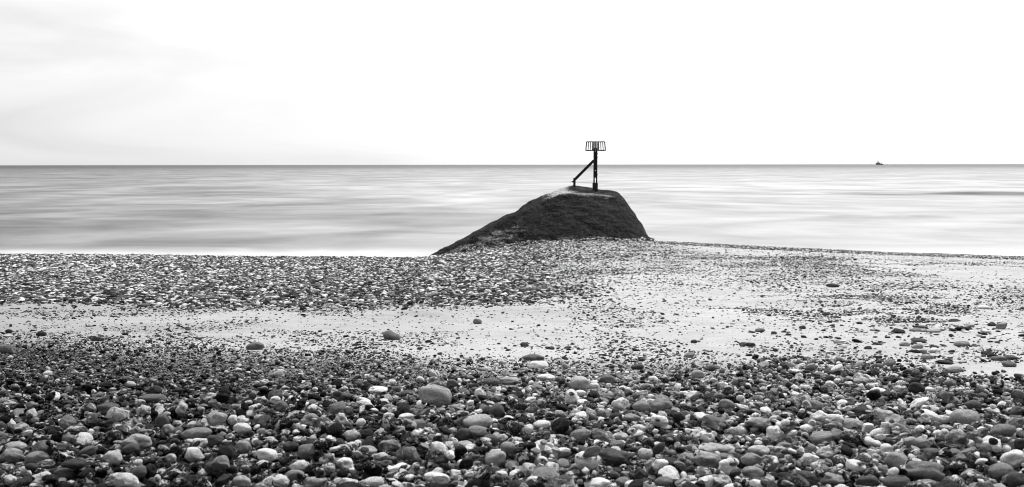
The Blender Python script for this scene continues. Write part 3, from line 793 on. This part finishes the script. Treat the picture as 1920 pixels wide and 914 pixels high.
def fill(n, dmean, dsig, dmin, dmax, margin, kcand=5, guard=None, cap=None):
    """n stones of log-normal diameter dropped into the hollows of the bank"""
    ysr = rng.uniform(Y_MIN, 8.6, n*kcand); 
    xsr = rng.uniform(-1, 1, n*kcand)*(0.60*ysr+0.85)
    wgt = (0.60*ysr+0.85)/(0.60*8.6+.85)
    keep = rng.random(n*kcand) < wgt
    xsr, ysr = xsr[keep], ysr[keep]
    g = ground(xsr, ysr)
    u, w = project(xsr, ysr, g+0.02)
    br = bound_row(u) + 16*(fbm(xsr*1.6, ysr*1.6, 3, 5)-0.5)*2
    prob = sstep(-margin, margin*1.2, w-br)
    right = sstep(1350, 1750, u)
    prob = np.maximum(prob, 0)
    ok = rng.random(len(xsr)) < prob
    xsr, ysr, w, u, br = xsr[ok], ysr[ok], w[ok], u[ok], br[ok]
    k = len(xsr)//kcand
    X = xsr[:k*kcand].reshape(k, kcand); Y = ysr[:k*kcand].reshape(k, kcand)
    W = w[:k*kcand].reshape(k, kcand); U = u[:k*kcand].reshape(k, kcand)
    # group candidates locally: jitter around the first one
    x0 = X[:, :1]; y0 = Y[:, :1]
    X = x0 + rng.normal(0, dmean*1.1, X.shape)*(np.arange(kcand) > 0); Y = y0 + rng.normal(0, dmean*1.1, Y.shape)*(np.arange(kcand) > 0)
    D = np.exp(rng.normal(math.log(dmean), dsig, k)); 
    grow = np.interp(Y[:, 0], [3.0, 4.2, 5.0, 5.8, 7.2], [1.18, 0.98, 0.68, 0.44, 0.36])
    grow = np.maximum(grow, np.where(U[:, 0] > 1400, 0.70, 0) )
    D = np.clip(D*grow, dmin, dmax)
    SH = shades(k); PT = rng.random(k); PR = rng.integers(0, NP_, k)
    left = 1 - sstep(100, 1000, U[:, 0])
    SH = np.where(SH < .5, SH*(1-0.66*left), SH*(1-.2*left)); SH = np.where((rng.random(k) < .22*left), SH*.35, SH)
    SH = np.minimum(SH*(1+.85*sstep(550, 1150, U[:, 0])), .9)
    b_ = rng.uniform(.55, .95, k); c_ = rng.uniform(.36, .74, k)
    RX = rng.normal(0, .28, k); RY = rng.normal(0, .28, k); RZ = rng.uniform(0, 6.28, k)
    for q in range(k):
        ii = np.clip(((X[q]+XL)/RES).astype(int), 0, hx-1); jj = np.clip(((Y[q]-Y_MIN)/RES).astype(int), 0, hy-1)
        hrel = Hm[ii, jj]-H0[ii, jj]; j = int(np.argmin(hrel))
        if cap is not None and hrel[j] > cap: continue
        x, y = X[q, j], Y[q, j]
        if abs(x) > XL-.1 or y < Y_MIN+.05 or y > YL-.1: continue
        a = D[q]/2; b = a*b_[q]; c = a*c_[q]
        r_ = rest(x, y, math.sqrt(a*b)*0.93, c)
        if r_ is None: continue
        zc, info = r_
        if guard is not None:
            tu, tw = project(x, y, zc+c*0.6); ti, tj = int(tu/2), int(tw/2); rr_ = int(a*F/y/2*0.75)
            if 0 <= tj < 457 and 0 <= ti < 960 and guard[tj, max(ti-rr_, 0):ti+rr_+1].max() > y - 0.02: continue
        stamp(zc, info)
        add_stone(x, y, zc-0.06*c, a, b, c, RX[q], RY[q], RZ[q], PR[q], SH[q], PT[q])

fill(72000, .024, .35, .012, .05, 10, kcand=4, cap=.02)             # bed of small pebbles
fill(14500, .048, .36, .018, .085, 9, kcand=5, cap=.035)                # medium ones

# landmarks rest on that bed
for k, (u, v_, w, h, sh, kd, pt, lab, ref) in enumerate(LM):
    d = ray(u, v_); t = 5.0
    for _ in range(80):
        x, y = d[0]*t, d[1]*t
        fw = t*(d[1]*cp - d[2]*sp) if False else t
        if y < YL-.1 and abs(x) < XL-.1:
            i_ = int((x+XL)/RES); j_ = int((y-Y_MIN)/RES); i_ = min(max(i_, 3), hx-4); j_ = min(max(j_, 3), hy-4)
            g = float(np.mean(Hm[i_-3:i_+4, j_-3:j_+4]))
        else: g = float(ground(x, y))
        c = h/F*t/2*0.93
        tn = (HC - (g + c*0.62))/(-d[2]); t = t + 0.5*(tn-t)
    x, y = d[0]*t, d[1]*t; z = HC + d[2]*t
    a = w/F*t/2; c = h/F*t/2*1.02
    b = min(a, max(c*1.05, a*0.72)) if kd != 'f' else a*0.8
    if h > w: c = h/F*t/2; a = w/F*t/2; b = a
    rr = random.Random(k)
    tilt = rr.uniform(-.12, .12)
    if 'lean' in lab or 'tilted' in lab: tilt = -0.35
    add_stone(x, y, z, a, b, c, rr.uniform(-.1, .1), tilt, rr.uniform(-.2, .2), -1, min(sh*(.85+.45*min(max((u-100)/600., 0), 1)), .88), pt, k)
    if y < YL-.1 and abs(x) < XL-.1:
        _, info = rest(x, y, math.sqrt(a*b)*.95, c)
        stamp(z, info)
        # keep the view of its front face clear: raise the map a touch just in front
# stones that fill in later do not roll on top of the big ones
guard = np.zeros((457, 960))
for s_ in sorted([q for q in stones if q[12] >= 0], key=lambda q: -q[1]):
    lu, lw, lww, lh = LM[s_[12]][:4]
    j0, j1 = int(max((lw-lh*.55)/2, 0)), int(min((lw+lh*.42)/2, 456)); i0, i1 = int(max((lu-lww*.5)/2, 0)), int(min((lu+lww*.5)/2, 959))
    guard[j0:j1+1, i0:i1+1] = s_[1]
fill(17000, .045, .40, .018, .095, 9, kcand=7, cap=.045, guard=guard)
fill(38000, .022, .40, .010, .04, 14, kcand=5, cap=.05, guard=guard)
fill(36000, .020, .3, .008, .04, 26, kcand=3, cap=.02, guard=guard)

# scattered stones on the sand and the far shingle: one layer
def scatter(n, y0, y1, dens, dmean, dsig, dmin, dmax, flat=(.3, .6), sink=.25, shadef=None, wide=0.62):
    # uniform over the trapezium the beach shows
    y = np.sqrt(rng.uniform(y0*y0, y1*y1, n)); x = rng.uniform(-1, 1, n)*(wide*y+1.0)
    g = ground(x, y); u, w = project(x, y, g)
    keep = rng.random(n) < dens(u, w, x, y)
    x, y, g, u, w = (q[keep] for q in (x, y, g, u, w))
    k = len(x)
    D = np.clip(np.exp(rng.normal(math.log(dmean), dsig, k)), dmin, dmax)*(1-.45*sstep(900, 1250, u)*((dmean > .02)&(y > 9)&(dmean < .051)))
    a = D/2; b = a*rng.uniform(.6, 1, k); c = a*rng.uniform(*flat, k)
    sh = shades(k) if shadef is None else shadef(k, u, w)
    return np.stack([x, y, g + c*(1-2*sink), a, b, c, rng.normal(0, .15, k), rng.normal(0, .15, k), rng.uniform(0, 6.28, k),
                     rng.integers(0, NP_, k), sh, rng.random(k)*.5], 1)
def crest_row(u): return np.interp(u, CREST_U, CREST_R)
def far_density(u, w, x, y):
    cr = crest_row(u)
    low = np.interp(u, [-600, 0, 300, 600, 900, 1050, 1300, 1500, 1700, 2500], [556, 558, 566, 572, 566, 560, 548, 520, 500, 500])
    low = low + 12*(fbm(x*.5, y*.3, 3, 8)-.5)*2
    body = 1 - sstep(-16, 16, w-low)
    lev = np.interp(u, [-600, 0, 900, 1050, 1250, 1500, 1700, 2500], [1., 1., .9, .42, .26, .14, .07, .07])
    nz_ = fbm(x*.55, y*.45, 4, 40)
    gaps = sstep(.36, .56, nz_)*sstep(.3, .5, fbm(x*1.6, y*1.1, 3, 140))
    lf = 1 - sstep(500, 1100, u)
    lev = lev*((0.30+.35*lf)+(0.85-.35*lf)*gaps)
    left = 1 - sstep(700, 1100, u)
    # right hand side: clumps
    cl = sstep(.52, .66, fbm(x*.33, y*.5, 4, 60))
    d = body*lev + (1-left)*0.30*cl*sstep(1250, 1500, u)
    # bare strip of sand behind the crest line on the right
    strip = sstep(1230, 1330, u)*sstep(3, 6, w-cr)*(1-sstep(15, 22, w-cr))
    d = d*(1-.93*strip)
    # the crest itself is edged with stones
    d = np.maximum(d, .9*(1-sstep(3, 7, w-cr)))
    d = np.where(w > 600, d*0, d)
    # clump of small stones at right, mid beach
    c1 = np.exp(-(((u-1650)/95)**2 + ((w-563)/11)**2)); d = np.maximum(d, .42*c1)
    c2 = np.exp(-(((u-1500)/80)**2 + ((w-490)/9)**2)); d = np.maximum(d, .36*c2)
    c3 = np.exp(-(((u-1900)/70)**2 + ((w-555)/18)**2)); d = np.maximum(d, .3*c3)
    return np.clip(d, 0, 1)
def far_shades(k, u, w):
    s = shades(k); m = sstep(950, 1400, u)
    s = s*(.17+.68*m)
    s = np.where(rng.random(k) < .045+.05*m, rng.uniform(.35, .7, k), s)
    return s
def sand_density(u, w, x, y):
    br = bound_row(u)
    d = np.full(len(u), .18)
    n1 = fbm(x*1.1, y*.8, 4, 77)
    d = d*(.25+2.2*sstep(.5, .7, n1))
    d = d + .55*np.exp(-((w-(br-9))/12)**2)*sstep(.38, .6, fbm(x*2.2, y*2.2, 3, 91))
    d = d*np.where(u > 1400, 2.6, 1.3)
    return np.clip(d, 0, 1)*(w < br+15)
def slab_density(u, w, x, y):
    r = sstep(1420, 1650, u)*sstep(555, 620, w)*(1-sstep(0, 20, w-bound_row(u)))
    n1 = fbm(x*1.5, y*1.3, 3, 55)
    return np.clip(r*(.25+1.1*sstep(.42, .62, n1)) + .012, 0, 1)*(w < bound_row(u)+5)
far = np.concatenate([
    scatter(620000, 10.2, 24, far_density, .028, .48, .010, .10),
    scatter(850000, 22, 41.6, far_density, .043, .45, .015, .15),
    scatter(110000, 6.0, 12.5, sand_density, .0125, .5, .007, .05, shadef=lambda k, u, w: shades(k)*.7),
    scatter(50000, 11, 38, lambda u, w, x, y: np.full(len(u), .16)*(1+2*sstep(.5, .7, fbm(x*.5, y*.7, 3, 88))), .034, .45, .012, .11, shadef=lambda k, u, w: shades(k)*.7),
    scatter(4600, 6.0, 13, slab_density, .040, .50, .016, .13, flat=(.22, .45), sink=.18, shadef=lambda k, u, w: shades(k)*1.1),
])

# stones heaped against the foot of the groyne
k_ = 5200
fx = rng.uniform((868-960)/F*41, (1222-960)/F*41, k_); fy = 40.1 + rng.random(k_)**1.5*1.3
fd = np.clip(np.exp(rng.normal(math.log(.065), .4, k_)), .03, .17)
fz = ground(fx, np.minimum(fy, 40.3)) + rng.random(k_)**2*.10*(1+.5*np.sin(fx*2.3)) - .01
far = np.concatenate([far, np.stack([fx, fy, fz, fd/2, fd/2*rng.uniform(.6, 1, k_), fd/2*rng.uniform(.35, .65, k_), rng.normal(0, .3, k_), rng.normal(0, .3, k_),
      rng.uniform(0, 6.28, k_), rng.integers(0, NP_, k_), np.minimum(shades(k_)*1.0, .7), rng.random(k_)*.5], 1)])

# ------------------------------------------------------------------ which stones show largest: a small id buffer
near = np.array(stones, float)
BW, BH = 1024, 487
scl = 1024/1920.
def visible_counts(arr):
    u, w = project(arr[:, 0], arr[:, 1], arr[:, 2])
    dist = np.sqrt(arr[:, 0]**2+arr[:, 1]**2)
    pw = arr[:, 3]*.5*(1+arr[:, 4]/arr[:, 3])*F/dist*scl; ph = (arr[:, 5]*1.03+arr[:, 4]*.08)*F/dist*scl
    order = np.argsort(-dist); buf = np.full((BH, BW), -1, np.int32)
    for q in order:
        cx, cy = u[q]*scl, w[q]*scl; rx, ry = pw[q], ph[q]
        x0 = int(max(cx-rx, 0)); x1 = int(min(cx+rx+1, BW)); y0 = int(max(cy-ry, 0)); y1 = int(min(cy+ry+1, BH))
        if x1 <= x0 or y1 <= y0: continue
        yy = (np.arange(y0, y1)+.5-cy)/max(ry, .5); xx = (np.arange(x0, x1)+.5-cx)/max(rx, .5)
        m = (yy[:, None]**2 + xx[None, :]**2) < 1
        buf[y0:y1, x0:x1][m] = q
    visible_counts.buf = buf
    return np.bincount(buf[buf >= 0], minlength=len(arr))
for _pass in range(4):          # loose stones that would bury one of the big ones are taken away
    cnt = visible_counts(near); buf = visible_counts.buf; gone = set()
    for q in np.where(near[:, 12] >= 0)[0]:
        lu, lw, lww, lh = LM[int(near[q, 12])][:4]
        cx, cy, rx, ry = lu*scl, (lw-lh*.08)*scl, lww*.5*scl*.92, lh*.5*scl*.82
        x0 = int(max(cx-rx, 0)); x1 = int(min(cx+rx+1, BW)); y0 = int(max(cy-ry, 0)); y1 = int(min(cy+ry+1, BH))
        if x1 <= x0 or y1 <= y0: continue
        yy = (np.arange(y0, y1)+.5-cy)/max(ry, .5); xx = (np.arange(x0, x1)+.5-cx)/max(rx, .5)
        ids = buf[y0:y1, x0:x1][(yy[:, None]**2+xx[None, :]**2) < 1]
        dq = math.hypot(near[q, 0], near[q, 1])
        for t_, n_ in zip(*np.unique(ids, return_counts=True)):
            if t_ >= 0 and near[t_, 12] < 0 and n_ > max(1, .04*len(ids)) and math.hypot(near[t_, 0], near[t_, 1]) < dq: gone.add(int(t_))
    if not gone: break
    near = np.delete(near, sorted(gone), 0)
cnt = visible_counts(near)
lm_idx = np.where(near[:, 12] >= 0)[0]
score = cnt.astype(float); score[lm_idx] = 1e9
top_ids = np.argsort(-score)[:300]
is_top = np.zeros(len(near), bool); is_top[top_ids] = True

# ------------------------------------------------------------------ individual pebbles
def place(o, row, seed):
    o.location = row[0:3]; o.scale = row[3:6]; o.rotation_euler = row[6:9]
    o['oshade'] = float(row[10]); o['opat'] = float(row[11]); o['oseed'] = float(seed)
used_labels = set()
#DBG
refs = []
uu, ww = project(near[:, 0], near[:, 1], near[:, 2])
for q in top_ids:
    k = int(near[q, 12])
    if k >= 0 and LM[k][8]: refs.append((uu[q], ww[q], LM[k][8]))
cache = {}
GROUP = 'flint pebbles and cobbles of the beach'
for k, lm in enumerate(LM):
    q = lm_idx[k]; row = near[q]; u, v_, w, h, sh, kd, pt, lab, ref = lm
    kd_seed = 100+k if kd in 'bhlac' else 100+k % 12
    if (kd, kd_seed) not in cache: cache[(kd, kd_seed)] = stone_mesh('cobble', kd, kd_seed, 5 if kd in 'hcb' and w > 20 else 4)
    big = w >= 30
    o = bpy.data.objects.new('cobble' if big else 'pebble', cache[(kd, kd_seed)]); COL.objects.link(o)
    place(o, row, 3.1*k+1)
    if kd in 'bhc': o.rotation_euler = (0, 0.12, -0.1)
    if kd == 'b' : o.rotation_euler = (0, 0.22, -0.35)
    tag(o, lab, 'stone', GROUP); used_labels.add(lab)
first = {}
def tone_word(s): return 'black' if s < .045 else 'dark' if s < .11 else 'mid grey' if s < .27 else 'pale grey' if s < .5 else 'white'
SHAPE = {'o': 'smooth', 'l': 'knobbly', 'a': 'angular', 'c': 'blocky'}
def rel(du, dw):
    ang = math.degrees(math.atan2(dw, du))
    n = ['right of', 'in front and right of', 'in front of', 'in front and left of', 'left of', 'behind and left of', 'behind', 'behind and right of']
    return n[int(round(ang/45.)) % 8]
for q in [t for t in top_ids if near[t, 12] < 0]:
    row = near[q]; pr = int(row[9])
    if pr not in first:
        o = bpy.data.objects.new('pebble', NEAR_ME[pr]); first[pr] = o
    else: o = first[pr].copy()
    COL.objects.link(o)
    place(o, row, q*0.37)
    rr_ = row[4]/row[3]
    form = 'long' if rr_ < .72 else 'oval' if rr_ < .86 else 'round'
    mot = ' mottled' if row[11] > .7 else ''
    near_refs = sorted(refs, key=lambda r: (r[0]-uu[q])**2 + ((r[1]-ww[q])*1.6)**2)[:6]
    def R1(r): return rel(uu[q]-r[0], (ww[q]-r[1])*1.3) + ' ' + r[2]
    basew = f"{tone_word(row[10])}{mot} {SHAPE[KINDS[pr]]} {form} stone"
    tries = [f"{basew} {R1(near_refs[0])}"] + [f"{basew} {R1(r)}" for r in near_refs[1:3]]
    dd = math.hypot(uu[q]-near_refs[0][0], ww[q]-near_refs[0][1])
    tries += [f"{basew} {'close' if dd < 45 else 'farther'} {R1(near_refs[0])}", f"{basew} between {near_refs[0][2]} and {near_refs[1][2]}",
              f"{basew} between {near_refs[0][2]} and {near_refs[2][2]}", f"{basew} between {near_refs[1][2]} and {near_refs[2][2]}"] + [f"{basew} {R1(r)}" for r in near_refs[3:]]
    for t in tries:
        if t not in used_labels and len(t.split()) <= 16: break
    used_labels.add(t)
    tag(o, t, 'stone', GROUP)

# ------------------------------------------------------------------ the rest: stuff, drawn by geometry nodes from per point data
def stuff(name, arr, meshes, seed):
    obs = []
    pc = bpy.data.collections.new(name+'_shapes')
    for k, me_ in enumerate(meshes):
        ob = bpy.data.objects.new('shape_%02d' % k, me_); pc.objects.link(ob)
    me = bpy.data.meshes.new(name); n = len(arr)
    me.vertices.add(n); me.vertices.foreach_set('co', arr[:, 0:3].astype(np.float32).ravel())
    def at(nm, typ, data, key):
        a = me.attributes.new(nm, typ, 'POINT'); a.data.foreach_set(key, data.ravel())
    at('rot', 'FLOAT_VECTOR', arr[:, 6:9].astype(np.float32), 'vector')
    at('scl', 'FLOAT_VECTOR', arr[:, 3:6].astype(np.float32), 'vector')
    at('idx', 'INT', arr[:, 9].astype(np.int32), 'value')
    at('pshade', 'FLOAT', arr[:, 10].astype(np.float32), 'value')
    at('ppat', 'FLOAT', arr[:, 11].astype(np.float32), 'value')
    at('pseed', 'FLOAT', (np.random.default_rng(seed).random(n)*90).astype(np.float32), 'value')
    me.update()
    o = bpy.data.objects.new(name, me); COL.objects.link(o)
    ng = bpy.data.node_groups.new(name, 'GeometryNodeTree')
    ng.interface.new_socket('Geometry', in_out='INPUT', socket_type='NodeSocketGeometry')
    ng.interface.new_socket('Geometry', in_out='OUTPUT', socket_type='NodeSocketGeometry')
    gi = ng.nodes.new('NodeGroupInput'); go = ng.nodes.new('NodeGroupOutput')
    m2p = ng.nodes.new('GeometryNodeMeshToPoints'); ng.links.new(gi.outputs[0], m2p.inputs[0])
    ci = ng.nodes.new('GeometryNodeCollectionInfo'); ci.inputs['Collection'].default_value = pc
    ci.inputs['Separate Children'].default_value = True; ci.inputs['Reset Children'].default_value = True
    iop = ng.nodes.new('GeometryNodeInstanceOnPoints')
    ng.links.new(m2p.outputs[0], iop.inputs['Points']); ng.links.new(ci.outputs[0], iop.inputs['Instance'])
    iop.inputs['Pick Instance'].default_value = True
    def na(nm, typ):
        a = ng.nodes.new('GeometryNodeInputNamedAttribute'); a.data_type = typ; a.inputs[0].default_value = nm; return a.outputs[0]
    e2r = ng.nodes.new('FunctionNodeEulerToRotation'); ng.links.new(na('rot', 'FLOAT_VECTOR'), e2r.inputs[0])
    ng.links.new(e2r.outputs[0], iop.inputs['Rotation']); ng.links.new(na('scl', 'FLOAT_VECTOR'), iop.inputs['Scale'])
    ng.links.new(na('idx', 'INT'), iop.inputs['Instance Index'])
    ng.links.new(iop.outputs[0], go.inputs[0])
    md = o.modifiers.new('spread', 'NODES'); md.node_group = ng
    return o
rest_arr = near[~is_top][:, :12]
o = stuff('shingle', rest_arr, NEAR_ME, 1)
tag(o, 'dense bank of mixed flint shingle filling the foreground', 'shingle', kind='stuff')
o = stuff('beach_gravel', far, FAR_ME, 2)
tag(o, 'small stones strewn over the sand and along the far shore', 'gravel', kind='stuff')
print('near stones', len(near), 'far', len(far), flush=True)

# ------------------------------------------------------------------ a driftwood stick on the sand
d = ray(352, 583); t = 9.0
for _ in range(60): t = (HC - float(ground(d[0]*t, d[1]*t)))/(-d[2])
sx, sy = d[0]*t, d[1]*t; sz = float(ground(sx, sy))
bm = bmesh.new()
pts = [(-.085, -.05, .004), (-.05, -.02, .014), (-.01, 0, .016), (.04, .02, .022), (.085, .05, .020)]
for k, (a, b) in enumerate(zip(pts, pts[1:])): cyl(bm, a, b, .008-.001*k, .0075-.001*k, 8)
cyl(bm, pts[3], (.055, -.02, .010), .005, .003, 7)
st = bm_obj('driftwood', bm, M_WOOD, smooth=True); st.location = (sx, sy, sz)
tag(st, 'small dark forked driftwood stick on the sand at left', 'driftwood')
